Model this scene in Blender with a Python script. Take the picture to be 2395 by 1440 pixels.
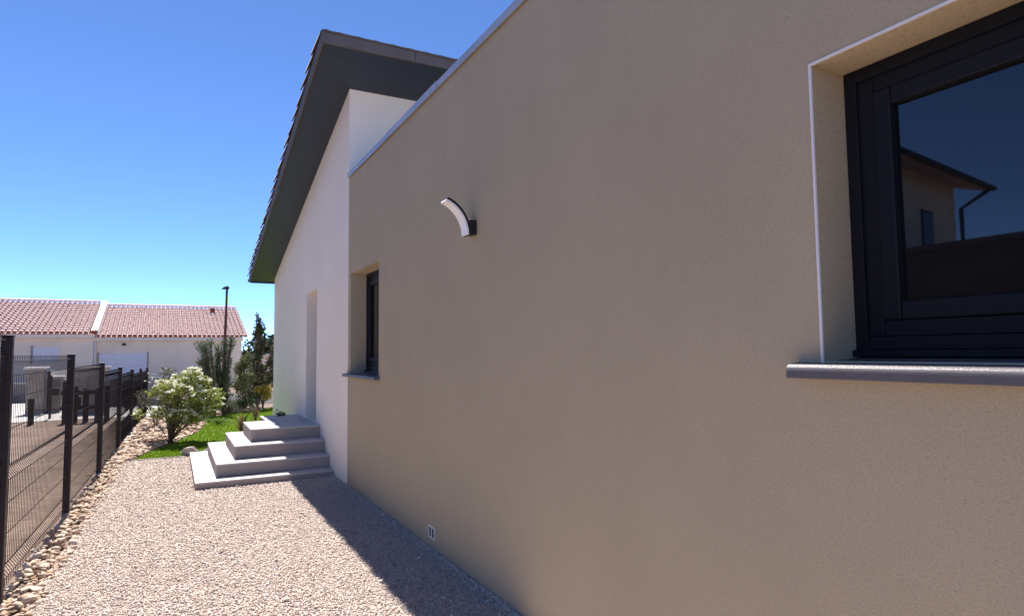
import bpy, bmesh, math
import numpy as np
from mathutils import Matrix, Vector

for o in list(bpy.data.objects):
    bpy.data.objects.remove(o)
S = bpy.context.scene
COL = S.collection
rng = np.random.default_rng(7)

# ------------------------------------------------------------------ camera
W, H = 2395.0, 1440.0
F_PX, VPX, HOR, ROLL, EYE = 1476.2, 403.6, 820.8, -0.011, 1.6
pitch = math.atan((HOR - H / 2) / F_PX)
yaw = math.atan(-(VPX - W / 2) * math.cos(pitch) / F_PX)
fw = Vector((math.sin(yaw) * math.cos(pitch), math.cos(yaw) * math.cos(pitch), math.sin(pitch)))
rt = Vector((math.cos(yaw), -math.sin(yaw), 0))
up = rt.cross(fw)
rt2 = math.cos(ROLL) * rt + math.sin(ROLL) * up
up2 = -math.sin(ROLL) * rt + math.cos(ROLL) * up
cam = bpy.data.cameras.new("camera")
cam.sensor_width = 36
cam.lens = 36 * F_PX / W
cam.clip_start = 0.05
cam.clip_end = 2000
cam_o = bpy.data.objects.new("camera", cam)
COL.objects.link(cam_o)
M = Matrix((rt2, up2, -fw)).transposed().to_4x4()
M.translation = (0, 0, EYE)
cam_o.matrix_world = M
S.camera = cam_o

# ------------------------------------------------------------------ light
SUN_T = Vector((0.010, 0.70, 1.0)).normalized()          # towards the sun: along the wall, just behind it
elev = math.asin(SUN_T.z)
azim = math.atan2(SUN_T.x, SUN_T.y)
world = bpy.data.worlds.new("World")
S.world = world
world.use_nodes = True
nt = world.node_tree
sky = nt.nodes.new("ShaderNodeTexSky")
sky.sky_type = 'NISHITA'
sky.sun_disc = False
sky.sun_elevation = elev
sky.sun_rotation = azim
sky.altitude = 2500
sky.air_density = 0.45
sky.dust_density = 0.0
sky.ozone_density = 9.0
bg = nt.nodes["Background"]
nt.links.new(sky.outputs[0], bg.inputs[0])
bg.inputs[1].default_value = 0.145
sl = bpy.data.lights.new("sun", 'SUN')
sl.energy = 5.0
sl.angle = math.radians(0.5)
sl.color = (1.0, 0.92, 0.85)
so = bpy.data.objects.new("sun", sl)
COL.objects.link(so)
so.rotation_euler = SUN_T.to_track_quat('Z', 'Y').to_euler()
so.location = (0, 20, 40)
vs = S.view_settings
vs.view_transform = 'Standard'
vs.look = 'None'
vs.exposure = 1.15
vs.gamma = 1.0
vs.use_curve_mapping = False
S.cycles.max_bounces = 8
S.cycles.diffuse_bounces = 5

# ------------------------------------------------------------------ helpers
def link(name, me, mat=None, parent=None, smooth=False):
    o = bpy.data.objects.new(name, me)
    COL.objects.link(o)
    if mat is not None and not me.materials:
        me.materials.append(mat)
    if parent is not None:
        o.parent = parent
    if smooth:
        me.polygons.foreach_set("use_smooth", np.ones(len(me.polygons), bool))
    return o

def tag(o, label=None, cat=None, group=None, kind=None):
    if label: o["label"] = label
    if cat: o["category"] = cat
    if group: o["group"] = group
    if kind: o["kind"] = kind
    return o

def empty(name, loc=(0, 0, 0), parent=None):
    o = bpy.data.objects.new(name, None)
    o.empty_display_size = 0.1
    COL.objects.link(o)
    o.location = loc
    if parent: o.parent = parent
    return o

class MB:
    def __init__(s):
        s.v, s.f = [], []
    def poly(s, pts):
        n = len(s.v)
        s.v += [tuple(p) for p in pts]
        s.f.append(tuple(range(n, n + len(pts))))
        return s
    def box(s, x0, x1, y0, y1, z0, z1):
        n = len(s.v)
        s.v += [(x, y, z) for z in (z0, z1) for y in (y0, y1) for x in (x0, x1)]
        for f in ((0, 2, 3, 1), (4, 5, 7, 6), (0, 1, 5, 4), (2, 6, 7, 3), (0, 4, 6, 2), (1, 3, 7, 5)):
            s.f.append(tuple(n + i for i in f))
        return s
    def hexa(s, p):           # 8 points: bottom 4 ccw, top 4 ccw
        n = len(s.v)
        s.v += [tuple(q) for q in p]
        for f in ((3, 2, 1, 0), (4, 5, 6, 7), (0, 1, 5, 4), (1, 2, 6, 5), (2, 3, 7, 6), (3, 0, 4, 7)):
            s.f.append(tuple(n + i for i in f))
        return s
    def prism(s, prof, axis, a0, a1):
        """profile of 2-D points extruded along an axis: 'y' -> (x,z), 'x' -> (y,z), 'z' -> (x,y)"""
        def P(p, a):
            return {'y': (p[0], a, p[1]), 'x': (a, p[0], p[1]), 'z': (p[0], p[1], a)}[axis]
        n, k = len(s.v), len(prof)
        s.v += [P(p, a0) for p in prof] + [P(p, a1) for p in prof]
        s.f.append(tuple(n + i for i in range(k - 1, -1, -1)))
        s.f.append(tuple(n + k + i for i in range(k)))
        for i in range(k):
            j = (i + 1) % k
            s.f.append((n + i, n + j, n + k + j, n + k + i))
        return s
    def tube(s, pts, rad, seg=6, cap=True):
        pts = [Vector(p) for p in pts]
        rad = rad if hasattr(rad, '__len__') else [rad] * len(pts)
        n0 = len(s.v)
        for i, p in enumerate(pts):
            t = (pts[min(i + 1, len(pts) - 1)] - pts[max(i - 1, 0)]).normalized()
            a = t.cross(Vector((0, 0, 1)))
            if a.length < 1e-3: a = t.cross(Vector((1, 0, 0)))
            a.normalize(); b = t.cross(a)
            for k in range(seg):
                th = 2 * math.pi * (k + .5) / seg
                s.v.append(tuple(p + rad[i] * (math.cos(th) * a + math.sin(th) * b)))
        for i in range(len(pts) - 1):
            for k in range(seg):
                m = (k + 1) % seg
                s.f.append((n0 + i * seg + k, n0 + i * seg + m, n0 + (i + 1) * seg + m, n0 + (i + 1) * seg + k))
        if cap:
            s.f.append(tuple(n0 + k for k in range(seg)))
            e = n0 + (len(pts) - 1) * seg
            s.f.append(tuple(e + k for k in range(seg - 1, -1, -1)))
        return s
    def mesh(s, name, recalc=True):
        me = bpy.data.meshes.new(name)
        me.from_pydata(s.v, [], s.f)
        if recalc:
            bm = bmesh.new(); bm.from_mesh(me)
            bmesh.ops.recalc_face_normals(bm, faces=bm.faces)
            bm.to_mesh(me); bm.free()
        me.update()
        return me
    def build(s, name, mat, parent=None, smooth=False, recalc=True, bevel=0):
        o = link(name, s.mesh(name, recalc), mat, parent, smooth)
        if bevel:
            b = o.modifiers.new("bevel", 'BEVEL'); b.width = bevel; b.segments = 2; b.limit_method = 'ANGLE'
            b.angle_limit = math.radians(40)
        return o

def np_mesh(name, verts, faces, cols=None):
    """verts (N,3), faces (M,k) arrays; optional per-vertex colour"""
    me = bpy.data.meshes.new(name)
    k = faces.shape[1]
    me.vertices.add(len(verts)); me.vertices.foreach_set("co", verts.astype(np.float32).ravel())
    me.loops.add(faces.size); me.loops.foreach_set("vertex_index", faces.astype(np.int32).ravel())
    me.polygons.add(len(faces))
    me.polygons.foreach_set("loop_start", np.arange(0, faces.size, k, dtype=np.int32))
    me.update(calc_edges=True)
    if cols is not None:
        a = me.color_attributes.new("col", 'FLOAT_COLOR', 'POINT')
        c4 = np.ones((len(verts), 4), np.float32); c4[:, :3] = cols
        a.data.foreach_set("color", c4.ravel())
    return me

def rand_rot(n, r):
    q = r.normal(size=(n, 4)); q /= np.linalg.norm(q, axis=1)[:, None]
    w, x, y, z = q.T
    return np.stack([1 - 2 * (y * y + z * z), 2 * (x * y - z * w), 2 * (x * z + y * w),
                     2 * (x * y + z * w), 1 - 2 * (x * x + z * z), 2 * (y * z - x * w),
                     2 * (x * z - y * w), 2 * (y * z + x * w), 1 - 2 * (x * x + y * y)], 1).reshape(n, 3, 3)

# ------------------------------------------------------------------ materials
def mat(name, base, rough=0.8, var=0.0, vscale=3.0, bump=0.0, bscale=60.0, spec=0.3, metal=0.0, attr=False, ior=1.5,
        dirt=None, dscale=1.0, mid=0.0, mscale=20.0, trans=0.0):
    m = bpy.data.materials.new(name)
    m.use_nodes = True
    t = m.node_tree; n = t.nodes; L = t.links
    p = n["Principled BSDF"]
    p.inputs["Roughness"].default_value = rough
    p.inputs["Specular IOR Level"].default_value = spec
    p.inputs["Metallic"].default_value = metal
    p.inputs["IOR"].default_value = ior
    tc = n.new("ShaderNodeTexCoord")
    if attr:
        a = n.new("ShaderNodeAttribute"); a.attribute_name = "col"; src = a.outputs["Color"]
    else:
        a = n.new("ShaderNodeRGB"); a.outputs[0].default_value = (*base, 1); src = a.outputs[0]
    def vary(src, amount, scale, detail=4):
        no = n.new("ShaderNodeTexNoise"); no.inputs["Scale"].default_value = scale
        no.inputs["Detail"].default_value = detail
        L.new(tc.outputs["Object"], no.inputs["Vector"])
        mr = n.new("ShaderNodeMapRange"); mr.inputs[1].default_value = .3; mr.inputs[2].default_value = .7
        mr.inputs[3].default_value = 1 - amount; mr.inputs[4].default_value = 1 + amount
        L.new(no.outputs["Fac"], mr.inputs[0])
        mx = n.new("ShaderNodeVectorMath"); mx.operation = 'SCALE'
        L.new(src, mx.inputs[0]); L.new(mr.outputs[0], mx.inputs[3])
        return mx.outputs[0]
    if var: src = vary(src, var, vscale)
    if mid: src = vary(src, mid, mscale, 3)
    if dirt is not None:
        no = n.new("ShaderNodeTexNoise"); no.inputs["Scale"].default_value = dscale; no.inputs["Detail"].default_value = 6
        L.new(tc.outputs["Object"], no.inputs["Vector"])
        mr = n.new("ShaderNodeMapRange"); mr.inputs[1].default_value = .45; mr.inputs[2].default_value = .7
        L.new(no.outputs["Fac"], mr.inputs[0])
        mx = n.new("ShaderNodeMix"); mx.data_type = 'RGBA'
        L.new(mr.outputs[0], mx.inputs[0]); L.new(src, mx.inputs[6]); mx.inputs[7].default_value = (*dirt, 1)
        src = mx.outputs[2]
    L.new(src, p.inputs["Base Color"])
    if bump:
        no = n.new("ShaderNodeTexNoise"); no.inputs["Scale"].default_value = bscale; no.inputs["Detail"].default_value = 3
        L.new(tc.outputs["Object"], no.inputs["Vector"])
        b = n.new("ShaderNodeBump"); b.inputs["Strength"].default_value = bump; b.inputs["Distance"].default_value = .01
        L.new(no.outputs["Fac"], b.inputs["Height"]); L.new(b.outputs[0], p.inputs["Normal"])
    if trans:
        tr = n.new("ShaderNodeBsdfTranslucent"); L.new(src, tr.inputs[0])
        ms = n.new("ShaderNodeMixShader"); ms.inputs[0].default_value = trans
        L.new(p.outputs[0], ms.inputs[1]); L.new(tr.outputs[0], ms.inputs[2])
        L.new(ms.outputs[0], n["Material Output"].inputs[0])
    return m

def scraped_render(name, base):
    """mineral render: broad uneven tone, faint trowel passes, short horizontal pits, mild shade painted in at the foot"""
    m = mat(name, base, .95, var=.028, vscale=.9, bump=.2, bscale=230, spec=.1)
    t = m.node_tree; n = t.nodes; L = t.links; p = n["Principled BSDF"]
    src = p.inputs["Base Color"].links[0].from_socket
    tc = n.new("ShaderNodeTexCoord")
    def layer(src, scale, lo, hi, v0, v1, sx, sy, sz, detail=2):
        mp = n.new("ShaderNodeMapping"); mp.inputs["Scale"].default_value = (sx, sy, sz); L.new(tc.outputs["Object"], mp.inputs[0])
        no = n.new("ShaderNodeTexNoise"); no.inputs["Scale"].default_value = scale; no.inputs["Detail"].default_value = detail
        L.new(mp.outputs[0], no.inputs["Vector"])
        mr = n.new("ShaderNodeMapRange"); mr.inputs[1].default_value = lo; mr.inputs[2].default_value = hi
        mr.inputs[3].default_value = v0; mr.inputs[4].default_value = v1; L.new(no.outputs["Fac"], mr.inputs[0])
        mx = n.new("ShaderNodeVectorMath"); mx.operation = 'SCALE'; L.new(src, mx.inputs[0]); L.new(mr.outputs[0], mx.inputs[3])
        return mx.outputs[0]
    src = layer(src, 1.0, .35, .65, .978, 1.022, 1, 1.7, 1.2, 5)        # trowel passes
    src = layer(src, 1.0, .30, .46, .83, 1.0, 75, 90, 190)               # short pits
    src = layer(src, 1.0, .35, .65, .90, 1.10, 200, 210, 260)            # grain
    src = layer(src, 1.0, .45, .8, 1.0, .975, 1, 6, .8, 4)                # faint rain streaks
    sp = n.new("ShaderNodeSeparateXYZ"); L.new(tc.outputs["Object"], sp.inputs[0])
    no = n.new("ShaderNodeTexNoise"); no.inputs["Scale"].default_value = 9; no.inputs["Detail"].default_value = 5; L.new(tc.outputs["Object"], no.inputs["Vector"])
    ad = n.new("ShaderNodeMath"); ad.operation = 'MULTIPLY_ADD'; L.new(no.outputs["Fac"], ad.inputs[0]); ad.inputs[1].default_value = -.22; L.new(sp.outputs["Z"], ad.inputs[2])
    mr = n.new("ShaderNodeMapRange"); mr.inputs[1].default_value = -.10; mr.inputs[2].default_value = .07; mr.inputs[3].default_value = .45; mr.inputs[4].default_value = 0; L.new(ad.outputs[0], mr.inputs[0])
    mx = n.new("ShaderNodeMix"); mx.data_type = 'RGBA'; L.new(mr.outputs[0], mx.inputs[0]); L.new(src, mx.inputs[6]); mx.inputs[7].default_value = (.36, .29, .23, 1)  # ragged darker foot: shade along the ground mixed into the render colour
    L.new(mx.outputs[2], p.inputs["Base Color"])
    return m
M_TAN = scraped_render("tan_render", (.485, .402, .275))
M_WHITE = mat("white_render", (.93, .835, .715), .95, var=.03, vscale=1.0, bump=.18, bscale=230, spec=.1, mid=.03, mscale=150)
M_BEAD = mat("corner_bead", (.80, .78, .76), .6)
M_ANTH = mat("anthracite_aluminium", (.008, .009, .014), .55, spec=.25)
M_SILL = mat("grey_sill", (.115, .108, .118), .45, var=.06, vscale=14, bump=.15, bscale=220, spec=.5)
M_COPING = mat("zinc_coping", (.40, .42, .46), .38, var=.12, vscale=3, spec=.5, metal=.15)
M_SOFFIT = mat("dark_soffit", (.024, .036, .060), .42, var=.1, vscale=5, spec=.5)
M_BARGE = mat("barge_board", (.12, .112, .115), .7, var=.12, vscale=6)
M_VERGE = mat("verge_tile", (.24, .19, .165), .85, var=.25, vscale=9, bump=.3, bscale=60)
M_GLASS = mat("window_glass", (.004, .005, .007), .02, spec=.7, ior=1.6)
M_DOOR = mat("door", (.10, .10, .11), .5)
M_STEP = mat("concrete_step", (.33, .285, .265), .9, var=.06, vscale=6, bump=.3, bscale=180, mid=.05, mscale=90)
M_TREAD = mat("tread_tile", (.47, .45, .44), .6, var=.03, vscale=8, bump=.1, bscale=200)
M_LAMPB = mat("lamp_black", (.010, .011, .015), .4, spec=.5)
M_LAMPW = mat("lamp_opal", (.95, .94, .94), .4, spec=.5)
M_VENT = mat("vent_plastic", (.82, .78, .70), .6)
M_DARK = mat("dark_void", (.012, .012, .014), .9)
M_FENCE = mat("brown_fence_coating", (.022, .013, .014), .5, spec=.35)
M_SOIL = mat("soil", (.185, .135, .105), 1, var=.22, vscale=1.3, bump=1, bscale=16, mid=.25, mscale=11)
M_GRAVELB = mat("gravel_base", (.46, .38, .33), 1, mid=.35, mscale=75, var=.08, vscale=2, bump=1, bscale=70)
M_PEB = mat("pebble", (.5, .45, .4), .9, attr=True, mid=.15, mscale=120)
M_ROCK = mat("limestone", (.50, .40, .30), .9, attr=True, var=.2, vscale=25, bump=.5, bscale=50)
M_LAWN = mat("turf_base", (.14, .23, .012), 1, var=.1, vscale=3, mid=.12, mscale=50, bump=.3, bscale=90)
M_GRASS = mat("grass", (.07, .17, .02), .75, attr=True, trans=.3)
M_LEAF = mat("leaf", (.05, .09, .02), .55, attr=True, spec=.4, trans=.35)
M_PETAL = mat("petal", (.8, .8, .7), .7, attr=True, trans=.35)
M_BARK = mat("bark", (.13, .09, .07), .9, var=.25, vscale=30)
M_PAVE = mat("pale_paving", (.52, .50, .48), .9, var=.1, vscale=1.5, bump=.3, bscale=60)
M_ASPH = mat("asphalt", (.06, .06, .062), .9, var=.15, vscale=4, bump=.5, bscale=120)
M_NWALL = mat("cream_render", (.82, .72, .59), .95, var=.05, vscale=1.2, bump=.3, bscale=60)
M_NTILE = mat("terracotta_tile", (.92, .67, .57), .85, var=.12, vscale=2.3, mid=.1, mscale=14)
M_NTILE2 = mat("terracotta_bed", (.62, .42, .36), .95, var=.2, vscale=3)
M_RUST = mat("terracotta_red", (.30, .07, .035), .8)
M_PARTY = mat("white_coping", (.80, .79, .77), .8, var=.04, vscale=3)
M_NDOOR = mat("white_door", (.70, .72, .78), .55, var=.02)
M_GREYW = mat("grey_block", (.20, .19, .20), .95, var=.2, vscale=2, bump=.4, bscale=25)
M_CONC = mat("concrete_pillar", (.32, .29, .27), .95, var=.2, vscale=5, bump=.4, bscale=40)
M_WOOD = mat("dark_timber", (.045, .034, .030), .8, var=.2, vscale=8)
M_POLE = mat("street_pole", (.16, .055, .03), .55, var=.15, vscale=5)
M_POLEH = mat("street_head", (.05, .05, .055), .5)
M_BROWNW = mat("brown_render", (.17, .14, .12), .95, var=.08, vscale=1)
M_LITTER = mat("dry_leaf", (.055, .035, .025), .9)

# ------------------------------------------------------------------ the setting
D = 1.88                                              # the house wall stands at x = D, running along +y
def fence_x(y):
    return -0.955 + 0.0222 * (y - 5.2)

g = MB(); R = 900
g.poly([(-R, -R, -.02), (R, -R, -.02), (R, R, -.02), (-R, R, -.02)])
tag(g.build("ground", M_SOIL, recalc=False), kind="structure")

# gravel path sheet
def path_left(y):
    return fence_x(y) + 0.16
g = MB()
g.poly([(path_left(-4), -4, 0), (D + .02, -4, 0), (D + .02, 11.25, 0), (path_left(11.3), 11.25, 0)])
tag(g.build("gravel_path", M_GRAVELB, recalc=False), kind="structure")

# the lawn: from the end of the gravel to the planting, bounded by the rock bed on the fence side
LAWN_EDGE = [(-.50, 11.28), (-.33, 12.0), (-.08, 12.75), (.14, 13.4), (.42, 14.4), (.58, 15.2), (.70, 16.3), (.78, 17.3)]
def lawn_left(y):
    ys = [p[1] for p in LAWN_EDGE]; xs = [p[0] for p in LAWN_EDGE]
    return float(np.interp(y, ys, xs))
g = MB()
far = [(1.25, 18.3), (1.9, 19.3), (2.6, 20.0), (4.5, 20.3)]
g.poly([(p[0], p[1], .006) for p in LAWN_EDGE] + [(p[0], p[1], .006) for p in far] + [(4.5, 11.28, .006)])
tag(g.build("lawn", M_LAWN), kind="structure")
# far side: street and pale court in front of the neighbours
g = MB(); g.poly([(-14, 19.6, -.012), (.2, 19.6, -.012), (.2, 27.8, -.012), (-14, 27.8, -.012)])
tag(g.build("paved_court", M_PAVE), kind="structure")
g = MB(); g.poly([(.6, 22.2, -.012), (60, 22.2, -.012), (60, 28.5, -.012), (.6, 28.5, -.012)])
tag(g.build("road", M_ASPH), kind="structure")
g = MB(); g.box(-.52, D, 11.25, 11.28, -.05, .022)
tag(g.build("path_edging", M_CONC, bevel=.004), kind="structure")

# loose gravel
def pebbles(name, area_fn, n, ybounds, xb, size, r, zbase=.0):
    y = r.uniform(*ybounds, n); x = r.uniform(*xb, n)
    k = area_fn(x, y); x, y = x[k], y[k]; n = len(x)
    cube = np.array([(a, b, c) for c in (-1, 1) for b in (-1, 1) for a in (-1, 1)], float) * .5
    qf = np.array([(0, 2, 3, 1), (4, 5, 7, 6), (0, 1, 5, 4), (2, 6, 7, 3), (0, 4, 6, 2), (1, 3, 7, 5)])
    sz = size[0] + (size[1] - size[0]) * r.beta(1.6, 3.0, n)
    sz = np.where(r.random(n) < .02, sz * 1.7, sz)
    v = cube[None] + r.uniform(-.22, .22, (n, 8, 3))
    v *= (np.stack([np.ones(n), r.uniform(.6, 1, n), r.uniform(.45, .8, n)], 1) * sz[:, None])[:, None, :]
    v = np.einsum('nij,nkj->nki', rand_rot(n, r), v)
    z = zbase + sz * r.uniform(.1, .42, n)
    v += np.stack([x, y, z], 1)[:, None, :]
    pal = np.array([(.59, .495, .43), (.63, .56, .50), (.55, .45, .39), (.51, .445, .40), (.62, .52, .455), (.68, .63, .58), (.40, .33, .29)])
    c = pal[r.choice(len(pal), n, p=[.24, .17, .17, .14, .17, .07, .04])] * r.uniform(.78, 1.06, (n, 1))
    f = (qf[None] + (np.arange(n) * 8)[:, None, None]).reshape(-1, 4)
    return np_mesh(name, v.reshape(-1, 3), f, np.repeat(c, 8, 0))
def in_path(x, y):
    left = np.array(-0.955 + 0.0222 * (y - 5.2)) + .17
    step = (x > .265) & (y > 8.45) & (y < 11.18)
    return (x > left) & (x < D) & ~step
gp = empty("gravel")
tag(gp, "pinkish beige crushed gravel covering the path beside the house wall", "gravel", kind="stuff")
for i, (yb, n, s) in enumerate((((1.4, 3.2), 9000, (.008, .019)), ((3.2, 5.6), 52000, (.006, .017)), ((5.6, 8.2), 44000, (.007, .018)), ((8.2, 11.25), 26000, (.010, .021)))):
    me = pebbles("loose_pebbles", in_path, n, yb, (-1.0, D), s, rng)
    o = link("loose_pebbles", me, M_PEB, gp); o["kind"] = "stuff"

for zb, wd, n in ((.012, .035, 5200), (.004, .08, 5200)):
    me = pebbles("loose_pebbles", lambda x, y, wd=wd: (x > D - wd * rng.random(len(x)) ** 1.5) & (x < D - .004), n * 2, (2.0, 8.44), (D - wd, D), (.008, .022), rng, zb)
    o = link("loose_pebbles", me, M_PEB, gp); o["kind"] = "stuff"
# ------------------------------------------------------------------ the house
house = empty("house", (D + 3, 5, 0))
HO = Vector((D + 3, 5, 0))
def hb(mb, name, m, parent=None, **k):
    """build in world coordinates under the house"""
    o = mb.build(name, m, None, **k)
    p = parent or house
    o.parent = p
    o.matrix_parent_inverse = Matrix.Translation(p_world(p)).inverted()
    return o
def p_world(p):
    return HO if p is house else Vector((0, 0, 0))
tag(house, "single storey house with taupe flat roofed wing and white wing under sloping roof", "house")

YN = 7.75                      # where the taupe wing meets the white one
Y_NEAR, PAR = -5.0, 3.765      # taupe wing starts behind the viewer; top of its masonry
WIN_A = (6.44, 7.63, 1.345, 2.56)      # y0 y1 z0 z1 of the small far window
WIN_B = (0.640, 1.352, 1.556, 2.555)   # the window close by
DEP = .19
def wall_cells(x, ys, zs, holes, mb):
    for i in range(len(ys) - 1):
        for j in range(len(zs) - 1):
            yc, zc = (ys[i] + ys[i + 1]) / 2, (zs[j] + zs[j + 1]) / 2
            if any(h[0] < yc < h[1] and h[2] < zc < h[3] for h in holes): continue
            mb.poly([(x, ys[i], zs[j]), (x, ys[i], zs[j + 1]), (x, ys[i + 1], zs[j + 1]), (x, ys[i + 1], zs[j])])
def reveals(x, h, dep, mb, bottom=True):
    y0, y1, z0, z1 = h; X = x + dep
    mb.poly([(x, y0, z0), (X, y0, z0), (X, y0, z1), (x, y0, z1)])
    mb.poly([(x, y1, z0), (x, y1, z1), (X, y1, z1), (X, y1, z0)])
    mb.poly([(x, y0, z1), (X, y0, z1), (X, y1, z1), (x, y1, z1)])
    if bottom: mb.poly([(x, y0, z0), (x, y1, z0), (X, y1, z0), (X, y0, z0)])
w = MB()
wall_cells(D, sorted([Y_NEAR, YN, *WIN_A[:2], *WIN_B[:2]]), sorted([-.1, PAR, *WIN_A[2:], *WIN_B[2:]]), [WIN_A, WIN_B], w)
for h_ in (WIN_A, WIN_B): reveals(D, h_, DEP + .12, w)
w.poly([(D, Y_NEAR, -.1), (D + 7, Y_NEAR, -.1), (D + 7, Y_NEAR, PAR), (D, Y_NEAR, PAR)])
w.poly([(D + 7, Y_NEAR, -.1), (D + 7, YN, -.1), (D + 7, YN, PAR), (D + 7, Y_NEAR, PAR)])
w.poly([(D, Y_NEAR, PAR), (D + 7, Y_NEAR, PAR), (D + 7, YN, PAR), (D, YN, PAR)])
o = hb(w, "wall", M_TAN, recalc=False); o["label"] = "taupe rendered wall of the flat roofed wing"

def roof_z(y):                 # underside of the sloping roof
    return 4.915 - .264 * (y - 7.705)
YF = 14.22
DOOR = (9.66, 10.50, .58, 2.56)
w = MB(); e = -.1
w.poly([(D, YN, e), (D, YN, roof_z(YN)), (D, DOOR[0], roof_z(DOOR[0])), (D, DOOR[0], e)])
w.poly([(D, DOOR[0], DOOR[3]), (D, DOOR[0], roof_z(DOOR[0])), (D, DOOR[1], roof_z(DOOR[1])), (D, DOOR[1], DOOR[3])])
w.poly([(D, DOOR[0], e), (D, DOOR[0], DOOR[2]), (D, DOOR[1], DOOR[2]), (D, DOOR[1], e)])
w.poly([(D, DOOR[1], e), (D, DOOR[1], roof_z(DOOR[1])), (D, YF, roof_z(YF)), (D, YF, e)])
reveals(D, DOOR, .3, w)
w.poly([(D, YN + .001, e), (D + 7, YN + .001, e), (D + 7, YN + .001, roof_z(YN)), (D, YN + .001, roof_z(YN))])
w.poly([(D, YF, e), (D + 7, YF, e), (D + 7, YF, roof_z(YF)), (D, YF, roof_z(YF))])
w.poly([(D + 7, YN, e), (D + 7, YF, e), (D + 7, YF, roof_z(YF)), (D + 7, YN, roof_z(YN))])
o = hb(w, "wall", M_WHITE, recalc=False); o["label"] = "white rendered wall under the sloping roof"
dm = MB(); dm.box(D + .27, D + .32, DOOR[0] - .02, DOOR[1] + .02, DOOR[2], DOOR[3] + .02)
door = hb(dm, "door", M_DOOR)
hm = MB(); hm.box(D + .21, D + .27, DOOR[0] + .06, DOOR[0] + .18, 1.58, 1.605)
hb(hm, "handle", M_COPING, door)

# roof of the white wing: soffit boards, barge board, high fascia, slab, verge tiles
XO, YO, YE = 1.412, 7.035, 14.43
SLN = math.hypot(1, .264)
npl, y = 0, YO + .015
while y < YE - .05:
    y1 = min(y + .098, YE)
    x1 = D + 7.2 if y < YN - .05 else D - .003
    m = MB(); a, b = y + .0012, y1 - .0012
    if y < YN - .05 and y1 > YN - .003: b = YN - .004
    m.hexa([(XO + .012, a, roof_z(a)), (x1, a, roof_z(a)), (x1, b, roof_z(b)), (XO + .012, b, roof_z(b)),
            (XO + .012, a, roof_z(a) + .014), (x1, a, roof_z(a) + .014), (x1, b, roof_z(b) + .014), (XO + .012, b, roof_z(b) + .014)])
    hb(m, "soffit_plank", M_SOFFIT)
    y = y1
m = MB()                        # deck above the boards
m.hexa([(XO + .005, YO + .01, roof_z(YO) + .016), (D + 7.3, YO + .01, roof_z(YO) + .016), (D + 7.3, YE, roof_z(YE) + .016), (XO + .005, YE, roof_z(YE) + .016),
        (XO + .005, YO + .01, roof_z(YO) + .12), (D + 7.3, YO + .01, roof_z(YO) + .12), (D + 7.3, YE, roof_z(YE) + .12), (XO + .005, YE, roof_z(YE) + .12)])
roof = hb(m, "roof", M_VERGE)
m = MB()
m.hexa([(XO - .022, YO - .01, roof_z(YO) - .015), (XO, YO - .01, roof_z(YO) - .015), (XO, YE + .01, roof_z(YE) - .015), (XO - .022, YE + .01, roof_z(YE) - .015),
        (XO - .022, YO - .01, roof_z(YO) + .115), (XO, YO - .01, roof_z(YO) + .115), (XO, YE + .01, roof_z(YE) + .115), (XO - .022, YE + .01, roof_z(YE) + .115)])
hb(m, "barge_board", M_BARGE, roof)
z0 = roof_z(YO)
x = XO - .028
while x < D + 7.2:             # fascia lengths along the high edge
    m = MB(); m.box(x + .002, x + 1.098, YO - .028, YO + .006, z0 - .022, z0 + .10)
    m.box(x + .002, x + 1.098, YO - .045, YO + .10, z0 + .10, z0 + .118)
    hb(m, "fascia", M_BARGE, roof, bevel=.003)
    x += 1.1
m = MB(); m.box(XO + .01, D + 7.2, YE, YE + .02, roof_z(YE) - .03, roof_z(YE) + .1)
hb(m, "eave_board", M_SOFFIT, roof)
m = MB(); prof = []
for k in range(9):
    th = math.pi * (1 + k / 8); prof.append((YE + .09 + .062 * math.cos(th), roof_z(YE) + .055 + .062 * math.sin(th)))
for k in range(8, -1, -1):
    th = math.pi * (1 + k / 8); prof.append((YE + .09 + .056 * math.cos(th), roof_z(YE) + .055 + .056 * math.sin(th)))
m.prism(prof, 'x', XO - .03, D + 7.2)
hb(m, "gutter", M_SOFFIT, roof)

def tile_mesh(name, r0, r1, length, seg=6, thick=.014, lift=.02, flat=1.0):
    """barrel tile: along +y downhill, narrow end uphill; lower end lifted"""
    m = MB(); n = 0
    for (yy, r, zl) in ((0, r1, 0.0), (length, r0, lift)):
        for q in (r, r - thick):
            for k in range(seg + 1):
                th = math.pi * k / seg
                m.v.append((q * math.cos(th), yy, zl + flat * q * math.sin(th)))
    k1 = seg + 1
    for k in range(seg):
        m.f.append((k, k + 1, 2 * k1 + k + 1, 2 * k1 + k))                 # outer
        m.f.append((2 * k1 + k, 2 * k1 + k + 1, 3 * k1 + k + 1, 3 * k1 + k))   # lower end ring
        m.f.append((k1 + k + 1, k1 + k, 3 * k1 + k, 3 * k1 + k + 1))        # inner
    me = m.mesh(name, recalc=False)
    me.polygons.foreach_set("use_smooth", np.array([i % 3 == 0 for i in range(len(me.polygons))]))
    return me
vt = tile_mesh("verge_tile", .105, .085, .42, 6, .016, .03)
vt.materials.append(M_VERGE)
slope_a = math.atan(.264)
y, i = YO + .05, 0
while y < YE - .2:
    o = bpy.data.objects.new("verge_tile", vt); COL.objects.link(o)
    o.parent = roof
    o.location = (XO + .045 + rng.uniform(-.006, .006), y, roof_z(y) + .115)
    o.rotation_euler = (-slope_a, rng.uniform(-.03, .03), rng.uniform(-.015, .015))
    y += .335; i += 1
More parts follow.
